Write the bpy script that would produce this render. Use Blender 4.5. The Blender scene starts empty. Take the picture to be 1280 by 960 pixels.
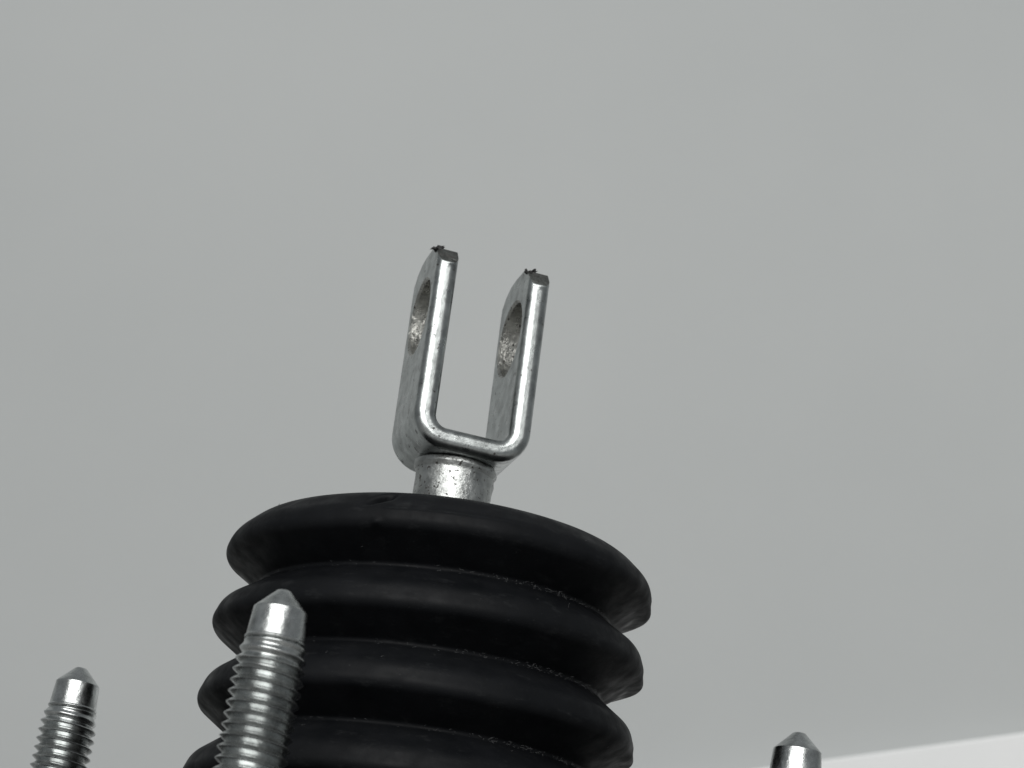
import bpy, bmesh, math, random
from mathutils import Vector, Matrix
S = 0.001                                   # everything below is measured in millimetres
scene = bpy.context.scene
col = scene.collection
random.seed(4)

# ------------------------------------------------------------------ camera
cam_d = bpy.data.cameras.new('camera'); cam = bpy.data.objects.new('camera', cam_d); col.objects.link(cam)
scene.camera = cam
cam_d.sensor_width = 36.0; cam_d.lens = 2737.0 / 1280.0 * 36.0
cam_d.clip_start = 0.01; cam_d.clip_end = 50
yaw, pitch, roll = 0.0059, 0.3416, 0.1633
cam_p = Vector((3.59, -288.32, -73.24))
fwd = Vector((math.sin(yaw) * math.cos(pitch), math.cos(yaw) * math.cos(pitch), math.sin(pitch)))
rgt = Vector((math.cos(yaw), -math.sin(yaw), 0)); upv = rgt.cross(fwd)
r2 = rgt * math.cos(roll) + upv * math.sin(roll); u2 = upv * math.cos(roll) - rgt * math.sin(roll)
m = Matrix((r2, u2, -fwd)).transposed().to_4x4(); m.translation = cam_p * S
cam.matrix_world = m
cam_d.dof.use_dof = True; cam_d.dof.focus_distance = 0.285; cam_d.dof.aperture_fstop = 58

# ------------------------------------------------------------------ light
world = bpy.data.worlds.new('World'); scene.world = world; world.use_nodes = True
world.node_tree.nodes['Background'].inputs[0].default_value = (0.92, 0.97, 1.0, 1)
world.node_tree.nodes['Background'].inputs[1].default_value = 0.22
def area(name, loc, target, sx, sy, power, colr):
    d = bpy.data.lights.new(name, 'AREA'); d.shape = 'RECTANGLE'; d.size = sx; d.size_y = sy
    d.energy = power; d.color = colr
    o = bpy.data.objects.new(name, d); col.objects.link(o); o.location = loc
    o.rotation_euler = (Vector(target) - Vector(loc)).to_track_quat('-Z', 'Y').to_euler()
    return o
area('softbox', (-0.05, -1.05, 0.62), (0.75, 0.3, -0.10), 1.2, 1.1, 19.8, (1, 0.99, 0.97))
scene.view_settings.view_transform = 'Standard'; scene.view_settings.look = 'None'
scene.view_settings.exposure = 0; scene.view_settings.gamma = 1
scene.render.resolution_x = 1024; scene.render.resolution_y = 768

# ------------------------------------------------------------------ materials
def mat(name):
    mt = bpy.data.materials.new(name); mt.use_nodes = True
    nt = mt.node_tree; return mt, nt, nt.nodes['Principled BSDF']
def N(nt, t, **kw):
    n = nt.nodes.new(t)
    for k, v in kw.items():
        if k in n.inputs: n.inputs[k].default_value = v
        else: setattr(n, k, v)
    return n
def coords(nt, scale=(1, 1, 1)):
    tc = N(nt, 'ShaderNodeTexCoord'); mp = N(nt, 'ShaderNodeMapping'); mp.inputs['Scale'].default_value = scale
    nt.links.new(tc.outputs['Object'], mp.inputs[0]); return mp.outputs[0]
def noise(nt, vec, scale, detail=4, rough=0.55):
    n = N(nt, 'ShaderNodeTexNoise', Scale=scale, Detail=detail, Roughness=rough); nt.links.new(vec, n.inputs['Vector'])
    return n.outputs['Fac']
def ramp(nt, fac, stops):
    r = N(nt, 'ShaderNodeValToRGB'); nt.links.new(fac, r.inputs[0]); el = r.color_ramp.elements
    while len(el) < len(stops): el.new(0.5)
    for e, (p, c) in zip(el, stops):
        e.position = p; e.color = (c, c, c, 1) if not isinstance(c, tuple) else (*c, 1)
    return r.outputs[0]
def mix(nt, fac, a, b):
    mx = N(nt, 'ShaderNodeMix', data_type='RGBA')
    if isinstance(fac, float): mx.inputs[0].default_value = fac
    else: nt.links.new(fac, mx.inputs[0])
    for i, v in ((6, a), (7, b)):
        if isinstance(v, tuple): mx.inputs[i].default_value = (*v, 1)
        else: nt.links.new(v, mx.inputs[i])
    return mx.outputs[2]
def bump(nt, b, h, strength, dist):
    bp = N(nt, 'ShaderNodeBump', Strength=strength, Distance=dist); nt.links.new(h, bp.inputs['Height'])
    nt.links.new(bp.outputs[0], b.inputs['Normal']); return bp

def zinc(name, base, r0, r1, speck, pit, dirt=(0.03, 0.028, 0.025), sps=1150, dist=0.00012):
    mt, nt, b = mat(name); v = coords(nt)
    cl = ramp(nt, noise(nt, v, 420, 6, 0.65), [(0.30, tuple(x * 0.5 for x in base)), (0.62, base)])
    sp = ramp(nt, noise(nt, v, sps, 3, 0.5), [(speck, 0.0), (speck + 0.03, 1.0)])
    nt.links.new(mix(nt, sp, cl, dirt), b.inputs['Base Color'])
    mtl = ramp(nt, noise(nt, v, sps, 3, 0.5), [(speck, 1.0), (speck + 0.03, 0.0)])
    nt.links.new(mtl, b.inputs['Metallic'])
    nt.links.new(ramp(nt, noise(nt, v, 700, 5), [(0.3, r0), (0.7, r1)]), b.inputs['Roughness'])
    bump(nt, b, noise(nt, v, 1500, 6, 0.6), pit, dist)
    return mt
M = {}
M['fork'] = zinc('zinc_plated_fork', (0.45, 0.475, 0.47), 0.25, 0.38, 0.66, 0.25)
M['bore'] = zinc('bare_bore_steel', (0.50, 0.50, 0.47), 0.18, 0.42, 0.63, 1.0, dist=0.0002)
M['cut'] = zinc('sheared_end_steel', (0.115, 0.12, 0.115), 0.40, 0.65, 0.57, 1.0, dist=0.0005)
M['neck'] = zinc('pitted_neck_steel', (0.48, 0.495, 0.485), 0.32, 0.48, 0.615, 0.9, sps=1900)
M['stud'] = zinc('zinc_plated_stud', (0.56, 0.58, 0.575), 0.20, 0.33, 0.76, 0.25)
M['tip'] = zinc('zinc_plated_tip', (0.58, 0.60, 0.595), 0.19, 0.36, 0.77, 0.4)
mt, nt, b = mat('black_rubber'); v = coords(nt)
dn = ramp(nt, noise(nt, v, 2600, 3, 0.6), [(0.70, 0.0), (0.80, 1.0)])
sc = ramp(nt, noise(nt, coords(nt, (0.6, 0.6, 1.6)), 520, 8, 0.75), [(0.56, 0.0), (0.78, 1.0)])
cl = ramp(nt, noise(nt, v, 160, 5, 0.6), [(0.3, (0.0036, 0.0041, 0.0049)), (0.72, (0.0066, 0.0072, 0.0084))])
cl = mix(nt, sc, cl, (0.017, 0.018, 0.019))
nt.links.new(mix(nt, dn, cl, (0.035, 0.036, 0.037)), b.inputs['Base Color'])
nt.links.new(ramp(nt, noise(nt, v, 350, 5), [(0.3, 0.40), (0.7, 0.68)]), b.inputs['Roughness'])
b.inputs['Specular IOR Level'].default_value = 0.095
bump(nt, b, noise(nt, v, 2200, 5, 0.65), 0.25, 0.00008); M['rubber'] = mt
mt, nt, b = mat('torn_rubber'); b.inputs['Base Color'].default_value = (0.02, 0.02, 0.02, 1)
b.inputs['Roughness'].default_value = 0.7; M['lint'] = mt
mt, nt, b = mat('grey_lint'); b.inputs['Base Color'].default_value = (0.095, 0.097, 0.10, 1)
b.inputs['Roughness'].default_value = 0.9; M['dust'] = mt
mt, nt, b = mat('black_burr'); b.inputs['Base Color'].default_value = (0.012, 0.012, 0.012, 1)
b.inputs['Roughness'].default_value = 0.6; M['burr'] = mt
mt, nt, b = mat('black_shell_paint'); v = coords(nt)
nt.links.new(ramp(nt, noise(nt, v, 60), [(0.3, 0.008), (0.7, 0.014)]), b.inputs['Base Color'])
b.inputs['Roughness'].default_value = 0.4; M['shell'] = mt
mt, nt, b = mat('grey_wall_paint'); v = coords(nt)
nt.links.new(ramp(nt, noise(nt, v, 7, 5), [(0.3, (0.452, 0.469, 0.468)), (0.7, (0.476, 0.492, 0.490))]), b.inputs['Base Color'])
b.inputs['Roughness'].default_value = 0.75; bump(nt, b, noise(nt, v, 300, 4), 0.15, 0.0004); M['wall'] = mt
mt, nt, b = mat('white_card'); v = coords(nt)
nt.links.new(ramp(nt, noise(nt, v, 12, 4), [(0.3, (0.80, 0.81, 0.81)), (0.7, (0.84, 0.845, 0.845))]), b.inputs['Base Color'])
b.inputs['Roughness'].default_value = 0.55; M['white'] = mt
mt, nt, b = mat('grey_table_laminate'); v = coords(nt)
nt.links.new(ramp(nt, noise(nt, v, 20, 5), [(0.3, (0.30, 0.30, 0.295)), (0.7, (0.34, 0.34, 0.335))]), b.inputs['Base Color'])
b.inputs['Roughness'].default_value = 0.5; M['table'] = mt

# ------------------------------------------------------------------ helpers
def link(name, me, material, parent=None, smooth=40):
    if material: me.materials.append(material)
    if smooth is not None:
        for p in me.polygons: p.use_smooth = True
        me.set_sharp_from_angle(angle=math.radians(smooth))
    o = bpy.data.objects.new(name, me); col.objects.link(o); o.parent = parent
    return o
def mesh(name, verts, faces):
    me = bpy.data.meshes.new(name)
    me.from_pydata([(x * S, y * S, z * S) for x, y, z in verts], [], faces); me.update(); return me
def lathe(prof, n, warp=None, close=True):
    """profile [(r,z)...] spun round z; r==0 ends are closed to a point"""
    V, Fc, rows = [], [], []
    for r, z in prof:
        if r < 1e-6: rows.append([len(V)] * n); V.append((0, 0, z)); continue
        row = []
        for k in range(n):
            a = 2 * math.pi * k / n
            row.append(len(V)); V.append((r * math.cos(a), r * math.sin(a), z))
        rows.append(row)
    for a, b_ in zip(rows, rows[1:]):
        for k in range(n):
            q = [a[k], a[(k + 1) % n], b_[(k + 1) % n], b_[k]]
            u = []
            for i in q:
                if i not in u: u.append(i)
            if len(u) > 2: Fc.append(u)
    if warp: V = [warp(*p) for p in V]
    return V, Fc
def rounded(pts, rads, seg):
    """fillet the inner corners of an open polyline"""
    out = [pts[0]]
    for i in range(1, len(pts) - 1):
        p, a, c = Vector(pts[i]), Vector(pts[i - 1]), Vector(pts[i + 1])
        r = rads[i]
        d1, d2 = (a - p).normalized(), (c - p).normalized()
        ang = d1.angle(d2)
        if r <= 0 or ang > 3.1: out.append(pts[i]); continue
        t = min(r / math.tan(ang / 2), 0.49 * (a - p).length, 0.49 * (c - p).length)
        rr = t * math.tan(ang / 2)
        cen = p + (d1 + d2).normalized() * (rr / math.sin(ang / 2))
        s, e = p + d1 * t - cen, p + d2 * t - cen
        tot = s.angle(e); sg = 1 if s.x * e.y - s.y * e.x > 0 else -1
        for k in range(seg + 1):
            th = sg * tot * k / seg; co, si = math.cos(th), math.sin(th)
            out.append((cen.x + s.x * co - s.y * si, cen.y + s.x * si + s.y * co))
    out.append(pts[-1]); return out
def densify(pts, step):
    out = [pts[0]]
    for a, b_ in zip(pts, pts[1:]):
        n = max(1, int(math.hypot(b_[0] - a[0], b_[1] - a[1]) / step))
        for k in range(1, n + 1): out.append((a[0] + (b_[0] - a[0]) * k / n, a[1] + (b_[1] - a[1]) * k / n))
    return out
def box(name, x0, x1, y0, y1, z0, z1, material, bev=0.0, kind=None):
    bm = bmesh.new(); bmesh.ops.create_cube(bm, size=1)
    for v_ in bm.verts:
        v_.co = Vector(((x0 + x1) / 2 + v_.co.x * (x1 - x0), (y0 + y1) / 2 + v_.co.y * (y1 - y0), (z0 + z1) / 2 + v_.co.z * (z1 - z0))) * S
    if bev: bmesh.ops.bevel(bm, geom=bm.edges[:], offset=bev * S, segments=2, affect='EDGES')
    me = bpy.data.meshes.new(name); bm.to_mesh(me); bm.free()
    o = link(name, me, material)
    if kind: o['kind'] = kind
    return o

# ------------------------------------------------------------------ setting
TABLE_Z = -150.0
o = box('table', -1100, 1100, -700, 480, TABLE_Z - 30, TABLE_Z, M['table'], 2, 'structure')
o = box('wall', -1600, 1600, 480, 520, TABLE_Z - 700, 1500, M['wall'], 0, 'structure')
# white card standing on the table against the wall, its top edge cut on a slant
tx0, tx1 = 55.0, 420.0
tz = lambda x: 69.7 + 0.306 * (x - 111)
fr = [(tx0, TABLE_Z), (tx1, TABLE_Z), (tx1, tz(tx1)), (tx0, tz(tx0))]
V = [(x, 468.0, z) for x, z in fr] + [(x, 479.0, z) for x, z in fr]
me = mesh('white_board', V, [(0, 1, 2, 3), (7, 6, 5, 4), (0, 4, 5, 1), (1, 5, 6, 2), (2, 6, 7, 3), (3, 7, 4, 0)])
bm = bmesh.new(); bm.from_mesh(me); bmesh.ops.bevel(bm, geom=bm.edges[:], offset=1.2 * S, segments=3, affect='EDGES'); bm.to_mesh(me); bm.free()
wb = link('white_board', me, M['white'])
wb['label'] = 'plain white board with slanted top edge against the grey wall'; wb['category'] = 'board'

# ------------------------------------------------------------------ the brake booster
root = bpy.data.objects.new('brake_booster', None); col.objects.link(root)
root.location = (0, 0, TABLE_Z * S); root.empty_display_size = 0.05
root['label'] = 'ribbed black rubber boot with zinc plated clevis fork and threaded mounting studs'
root['category'] = 'car part'
OFF = Vector((0, 0, -TABLE_Z * S))
def part(name, me, material, parent=None, smooth=40, at=(0, 0, 0)):
    o = link(name, me, material, parent or root, smooth)
    o.location = Vector(at) * S + (OFF if parent is None else Vector((0, 0, 0)))
    return o

# shell below the frame
FACE = -47.0
pr = rounded([(0, FACE), (56, FACE), (62, FACE - 6), (84, FACE - 16), (98, FACE - 30), (98, FACE - 50), (103, FACE - 50), (103, FACE - 57),
              (96, FACE - 57), (92, FACE - 80), (45, -141), (40, TABLE_Z), (0, TABLE_Z)], [0, 2, 4, 8, 8, 1, 1, 1, 1, 10, 5, 1, 0], 4)
Vv, Fc = lathe(pr[::-1], 128)
part('shell', mesh('shell', Vv, Fc), M['shell'])

# --- rubber boot
BX = 0.038
crest = [(28.9, 0.0), (29.0, -9.9), (29.05, -20.05), (29.1, -30.3), (29.1, -40.6)]
pts, rad = [(5.0, 4.5), (5.1, 5.1), (18, 5.15), (25.3, 4.3)], [0, 0.2, 6, 6]
for i, (R, z) in enumerate(crest):
    if i: pts += [(R - 0.9, z + 2.0)]; rad += [3]
    else: pts += [(28.45, 1.35)]; rad += [3.0]
    pts += [(R + 0.15, z - 0.9), (R - 5.4, z - 4.75)]; rad += [1.5, 0.45]
pts[-1] = (27, -44.5); pts.append((27, FACE - 0.5)); rad += [0]
rad[-2] = 1
prof = densify(rounded(pts, rad, 7), 0.3)
NA = 480
def sstep(a, b_, x):
    t = max(0.0, min(1.0, (x - a) / (b_ - a))); return t * t * (3 - 2 * t)
def boot_warp(x, y, z):
    r = math.hypot(x, y); a = math.degrees(math.atan2(x, -y))          # 0 faces the viewer, + to the right
    if r > 6:
        w = 0.10 * math.sin(3 * math.radians(a) + z * 0.13) + 0.05 * math.sin(7 * math.radians(a) + 1 + z * 0.3)
        dr = w; dz = 0.10 * math.sin(2 * math.radians(a) + z * 0.21 + 1)
        # nick in the top fold and the small lip that runs right from it
        if z > -1.5:
            n = math.exp(-((a + 18.6 - 2.6 * (z - 2.6)) / 1.7) ** 2 - ((z - 2.6) / 0.75) ** 2)
            dr -= 1.7 * n; dz -= 0.5 * n
            lip = sstep(-17.5, -15.5, a) * (1 - sstep(2, 26, a)) * sstep(1.05, 1.35, z) * (1 - sstep(2.4, 4.0, z))
            dr -= 0.34 * lip
            bmp = math.exp(-((a + 17.6) / 1.0) ** 2 - ((z + 0.9) / 0.4) ** 2); dr += 0.5 * bmp
        # moulding flash on the right hand parting line
        for ph, (R, zc) in zip((0, 1, 2, 3), crest):
            dr += 1.15 * math.exp(-((a - 93) / 14.0) ** 2) * sstep(-2.35, -2.0, z - zc) * (1 - sstep(-2.0, -0.5, z - zc))
            dr += 0.28 * math.exp(-((a + 93 + ph) / 1.4) ** 2 - ((z - zc - 0.1) / 0.35) ** 2)
        x *= (r + dr) / r; y *= (r + dr) / r; z += dz
    return (x, y, z + BX * x)
Vv, Fc = lathe(prof[::-1], NA, boot_warp)
boot = part('rubber_boot', mesh('rubber_boot', Vv, Fc), M['rubber'], smooth=65)

# --- clevis fork
PHI, W, G, D, ZT, ZB = 0.2246, 16.56, 10.41, 15.47, 44.0, 19.35
TXS, TYS = -0.031, 0.0738
def clev(v_):
    u, w, z = v_; c, s = math.cos(PHI), math.sin(PHI)
    return Vector((u * c - w * s + TXS * z, u * s + w * c + TYS * z, z))
T = (W - G) / 2
TOP = ZT + 2.9
ri = 1.7; ro = ri + T
loop = rounded([(-W / 2, TOP), (-W / 2, ZB - T), (W / 2, ZB - T), (W / 2, TOP)], [0, ro, ro, 0], 10)
loop += rounded([(G / 2, TOP), (G / 2, ZB), (-G / 2, ZB), (-G / 2, TOP)], [0, ri, ri, 0], 10)
bm = bmesh.new()
vs = [bm.verts.new((u, -D / 2, z)) for u, z in loop]
f = bm.faces.new(vs)
ex = bmesh.ops.extrude_face_region(bm, geom=[f])
for e in ex['geom']:
    if isinstance(e, bmesh.types.BMVert): e.co.y = D / 2
bmesh.ops.recalc_face_normals(bm, faces=bm.faces[:])
# sheared corners of both prongs
cuts = [((-D / 2, TOP - 2.9), (-D / 2 + 3.0, TOP)), ((-D / 2 + 1.9, TOP - 0.75), (-D / 2 + 4.4, TOP))]
bk = [(D / 2, TOP - 4.6), (D / 2 - 0.9, TOP - 2.7), (D / 2 - 2.5, TOP - 1.2), (D / 2 - 4.6, TOP - 0.3), (D / 2 - 7.0, TOP)]
cuts += list(zip(bk, bk[1:]))
for a_, b_ in cuts:
    n_ = Vector((0, -(b_[1] - a_[1]), b_[0] - a_[0])).normalized(); p_ = Vector((0, a_[0], a_[1]))
    if n_.z < 0: n_ = -n_
    g = bmesh.ops.bisect_plane(bm, geom=bm.verts[:] + bm.edges[:] + bm.faces[:], plane_co=p_, plane_no=n_, clear_outer=True)
    ed = [e for e in g['geom_cut'] if isinstance(e, bmesh.types.BMEdge)]
    bmesh.ops.holes_fill(bm, edges=ed, sides=8)
bmesh.ops.recalc_face_normals(bm, faces=bm.faces[:])
sel = []
for e in bm.edges:
    if len(e.link_faces) == 2 and e.calc_face_angle(0) > math.radians(25):
        sel.append(e)
longe = [e for e in sel if min(v_.co.z for v_ in e.verts) < TOP - 5 or abs(e.verts[0].co.y) > D / 2 - .01 and abs(e.verts[1].co.y) > D / 2 - .01]
bmesh.ops.bevel(bm, geom=longe, offset=1.3, segments=7, affect='EDGES', profile=0.5)
me = bpy.data.meshes.new('clevis')
for v_ in bm.verts: v_.co *= S
bm.to_mesh(me); bm.free()
tmp = bpy.data.objects.new('clevis', me); col.objects.link(tmp)
# pin holes with a small countersink, cut through each prong
cut_objs = []
HZ, HR = 37.3, 5.55
for s_ in (-1, 1):
    c0, c1 = s_ * (G / 2), s_ * (W / 2)
    lo, hi = min(c0, c1), max(c0, c1)
    cs = 0.35
    pr = [(0, lo - 1), (HR + cs + 1, lo - 1), (HR, lo + cs), (HR, hi - cs), (HR + cs + 1, hi + 1), (0, hi + 1)]
    Vv, Fc = lathe(pr, 72)
    Vv = [(z, x, y + HZ) for x, y, z in Vv]
    bmc = bmesh.new(); mc = mesh('cutter', Vv, Fc); bmc.from_mesh(mc); bmesh.ops.recalc_face_normals(bmc, faces=bmc.faces[:]); bmc.to_mesh(mc); bmc.free()
    mc.materials.append(M['bore'])
    oc = bpy.data.objects.new('cutter', mc); col.objects.link(oc); cut_objs.append(oc)
me.materials.append(M['fork'])
for oc in cut_objs:
    md = tmp.modifiers.new('hole', 'BOOLEAN'); md.operation = 'DIFFERENCE'; md.solver = 'EXACT'; md.object = oc
    md.material_mode = 'TRANSFER'
bpy.context.view_layer.update()
dg = bpy.context.evaluated_depsgraph_get()
me2 = bpy.data.meshes.new_from_object(tmp.evaluated_get(dg), depsgraph=dg)
for oc in cut_objs + [tmp]: bpy.data.objects.remove(oc)
me2.name = 'clevis'
mats = [x.name for x in me2.materials]
me2.materials.append(M['cut']); ci = len(me2.materials) - 1
for p in me2.polygons:
    c_ = p.center / S; n_ = p.normal
    if c_.z > TOP - 3.1 and abs(n_.x) < 0.6 and n_.z > 0.3: p.material_index = ci
for v_ in me2.vertices: v_.co = clev(v_.co / S) * S
me2.update()
fork = part('clevis', me2, None, smooth=32)
wn = fork.modifiers.new('weighted_normal', 'WEIGHTED_NORMAL'); wn.keep_sharp = True; wn.weight = 60

# neck under the fork
zc = ZB - T
pr = rounded([(0, zc - 0.02), (5.75, zc - 0.02), (5.8, zc - 0.75), (5.45, zc - 1.5), (5.35, zc - 5), (4.9, 4.0), (4.9, 0), (0, 0)],
             [0, 0.25, 0.4, 0.8, 2, 0, 0, 0], 5)
Vv, Fc = lathe(densify(pr, 0.5)[::-1], 96, lambda x, y, z: (x * (1 + 0.02 * (x > 0) * math.sin(7.3 * z) * math.sin(3.1 * z + 2) + 0.012 * math.sin(5 * math.atan2(y, x) + z)) + TXS * z, y + TYS * z, z))
neck = part('neck', mesh('neck', Vv, Fc), M['neck'], fork)

# burrs left by the shear on the prong ends
def burr(u, w, z, spikes, seed):
    rnd = random.Random(seed); V, Fc = [], []
    for k in range(spikes):
        d = Vector((rnd.uniform(-1, 1), rnd.uniform(-0.6, 0.6), rnd.uniform(-0.5, 0.55))).normalized()
        L = rnd.uniform(0.35, 0.8) if k else 1.15; t = rnd.uniform(0.16, 0.32) if k else 0.15
        base = clev((u + rnd.uniform(-0.35, 0.7), w + rnd.uniform(-0.4, 0.4), z - 0.12))
        sd = d.orthogonal().normalized(); s2 = d.cross(sd)
        i0 = len(V)
        for q in range(5):
            an = q * 2 * math.pi / 5; V.append(base - d * 0.3 + (sd * math.cos(an) + s2 * math.sin(an)) * t)
        for q in range(5):
            an = q * 2 * math.pi / 5 + 0.4; V.append(base + d * L * 0.5 + Vector((0, 0, rnd.uniform(-.15, .15))) + (sd * math.cos(an) + s2 * math.sin(an)) * t * rnd.uniform(0.5, 0.9))
        V.append(base + d * L + Vector((rnd.uniform(-.2, .2), 0, rnd.uniform(-.2, .2))))
        for q in range(5):
            Fc.append((i0 + q, i0 + (q + 1) % 5, i0 + 5 + (q + 1) % 5, i0 + 5 + q)); Fc.append((i0 + 5 + q, i0 + 5 + (q + 1) % 5, i0 + 10))
        Fc.append((i0 + 4, i0 + 3, i0 + 2, i0 + 1, i0))
    return mesh('burr', [tuple(p) for p in V], Fc)
um = (W + G) / 4
part('burr', burr(-um - 1.4, -D / 2 + 2.2, TOP - 0.9, 6, 21), M['burr'], fork)
part('burr', burr(um - 1.4, -D / 2 + 2.4, TOP - 0.8, 5, 22), M['burr'], fork)
part('burr', burr(-um - 1.1, -D / 2 + 3.6, TOP, 7, 3), M['burr'], fork)
part('burr', burr(um - 1.0, -D / 2 + 3.5, TOP, 7, 8), M['burr'], fork)

# --- threaded studs
A_, B_, PSI, ZS = 35.44, 36.8, 0.4412, -16.6
PITCH, RC, RR = 1.25, 4.0, 3.28
ZTIP = -5.8                                   # thread starts below the dog point
LEN = -FACE + ZS + 0.5
def thread_mesh():
    n, per = 72, 16
    rows = int((LEN + ZTIP + PITCH) / PITCH) * per
    V, Fc = [], []
    for i in range(rows + 1):                                           # rows follow the helix, so crest and root stay crisp
        ph = (i / per) % 1.0
        t = 1 - abs(2 * ph - 1)
        t = max(0.0, min(1.0, (t - 0.08) / 0.86))
        for k in range(n):
            a = 2 * math.pi * k / n
            z = ZTIP + PITCH - i * PITCH / per - PITCH * k / n
            dz = ZTIP - z
            gr = 0.28 * math.exp(-((dz - 0.22) / 0.16) ** 2)
            h = sstep(-0.3, 3.4, dz + 0.6 * math.sin(a)) * 0.72 + 0.28 * sstep(0, .5, dz)
            r = RR + 0.06 * (1 - h) + (RC - RR) * h * t - gr
            if dz < 0.02: r = 3.0                                       # lead-in hidden inside the dog point
            V.append((r * math.cos(a), r * math.sin(a), z))
    for i in range(rows):
        for k in range(n):
            if k < n - 1: Fc.append((i * n + k, (i + 1) * n + k, (i + 1) * n + k + 1, i * n + k + 1))
            elif i + 1 + per <= rows: Fc.append((i * n + k, (i + 1) * n + k, (i + 1 + per) * n, (i + per) * n))
    return mesh('threaded_stud', V, Fc)
tp = rounded([(0, 0), (0.75, 0), (3.03, -2.3), (3.26, ZTIP + 0.25), (3.42, ZTIP + 0.05), (3.36, ZTIP - 0.15), (0, ZTIP - 0.15)], [0, 0.35, 0.22, 0.2, 0.1, 0.05, 0], 4)
Vv, Fc = lathe(densify(tp, 0.4)[::-1], 64)
tip_me = mesh('tip', Vv, Fc); th_me = thread_mesh()
proto = part('threaded_stud', th_me, M['stud'], smooth=50)
ptip = part('tip', tip_me, M['tip'], proto, smooth=40)
c, s = math.cos(PSI), math.sin(PSI)
for q, (i, j) in enumerate(((-1, -1), (-1, 1), (1, -1), (1, 1))):
    if q == 0: st, tp_ = proto, ptip
    else:
        st = proto.copy(); tp_ = ptip.copy(); col.objects.link(st); col.objects.link(tp_); st.parent = root; tp_.parent = st
    x, y = i * A_, j * B_
    st.location = Vector((x * c - y * s, x * s + y * c, ZS)) * S + OFF
    st.rotation_euler.z = (0.0, 1.1, 2.3, 4.0)[q]

# --- lint and dust caught on the boot
rnd = random.Random(11); V, Fc = [], []
def fibre(p0, d, L, t):
    side = d.cross(Vector((0.3, -1, 0.2))).normalized(); prev = None; p = p0.copy()
    for k in range(5):
        i = len(V); tt = t * (1 - 0.15 * k)
        n3 = d.cross(side).normalized()
        for q in range(3):
            an = q * 2.094; V.append(tuple(p + (side * math.cos(an) + n3 * math.sin(an)) * tt))
        if prev is not None:
            for q in range(3): Fc.append((prev + q, prev + (q + 1) % 3, i + (q + 1) % 3, i + q))
        prev = i; d = (d + Vector((rnd.uniform(-.35, .35), rnd.uniform(-.35, .35), rnd.uniform(-.35, .35)))).normalized(); p = p + d * L / 4
def on_boot(adeg, k):
    r, z = prof[k]; a = math.radians(adeg)
    p = boot_warp(r * math.sin(a), -r * math.cos(a), z); return Vector(p)
def idx(r, z): return min(range(len(prof)), key=lambda i: (prof[i][0] - r) ** 2 + (prof[i][1] - z) ** 2)
for i_, (R, z) in enumerate(crest[:4]):                          # fuzz in the valleys, mostly to the right
    kv = idx(R - 5.2, z - 4.7)
    for k in range(130):
        a = rnd.gauss(38, 16) if k % 3 else rnd.uniform(-70, 70)
        p = on_boot(a, kv + rnd.randint(-2, 3)); out = Vector((p.x, p.y, 0)).normalized()
        fibre(p + out * 0.03, Vector((rnd.uniform(-1, 1), rnd.uniform(-.6, .2), rnd.uniform(-.5, .5))).normalized(), rnd.uniform(0.15, 0.55), 0.026)
for k in range(26):
    a = rnd.uniform(-75, 75); p = on_boot(a, rnd.randint(24, len(prof) - 50)); out = Vector((p.x, p.y, 0)).normalized()
    fibre(p + out * 0.03, Vector((rnd.uniform(-1, 1), rnd.uniform(-.6, .2), rnd.uniform(-.8, .8))).normalized(), rnd.uniform(0.2, 0.8), 0.02)
lint = part('lint', mesh('lint', V, Fc), M['dust'], boot, smooth=None); lint['kind'] = 'stuff'
V, Fc = [], []
for a, L in ((-57, .35), (-51, .55), (-49.5, .4), (-44, .3)):   # tiny torn shreds along the top edge
    p = on_boot(a, idx(26.4, 3.6)); fibre(p - Vector((0, 0, .05)), Vector((rnd.uniform(0.4, 1), 0.1, 0.75)).normalized(), L, 0.075)
sh = part('rubber_shred', mesh('rubber_shred', V, Fc), M['dust'], boot, smooth=None); sh['kind'] = 'stuff'
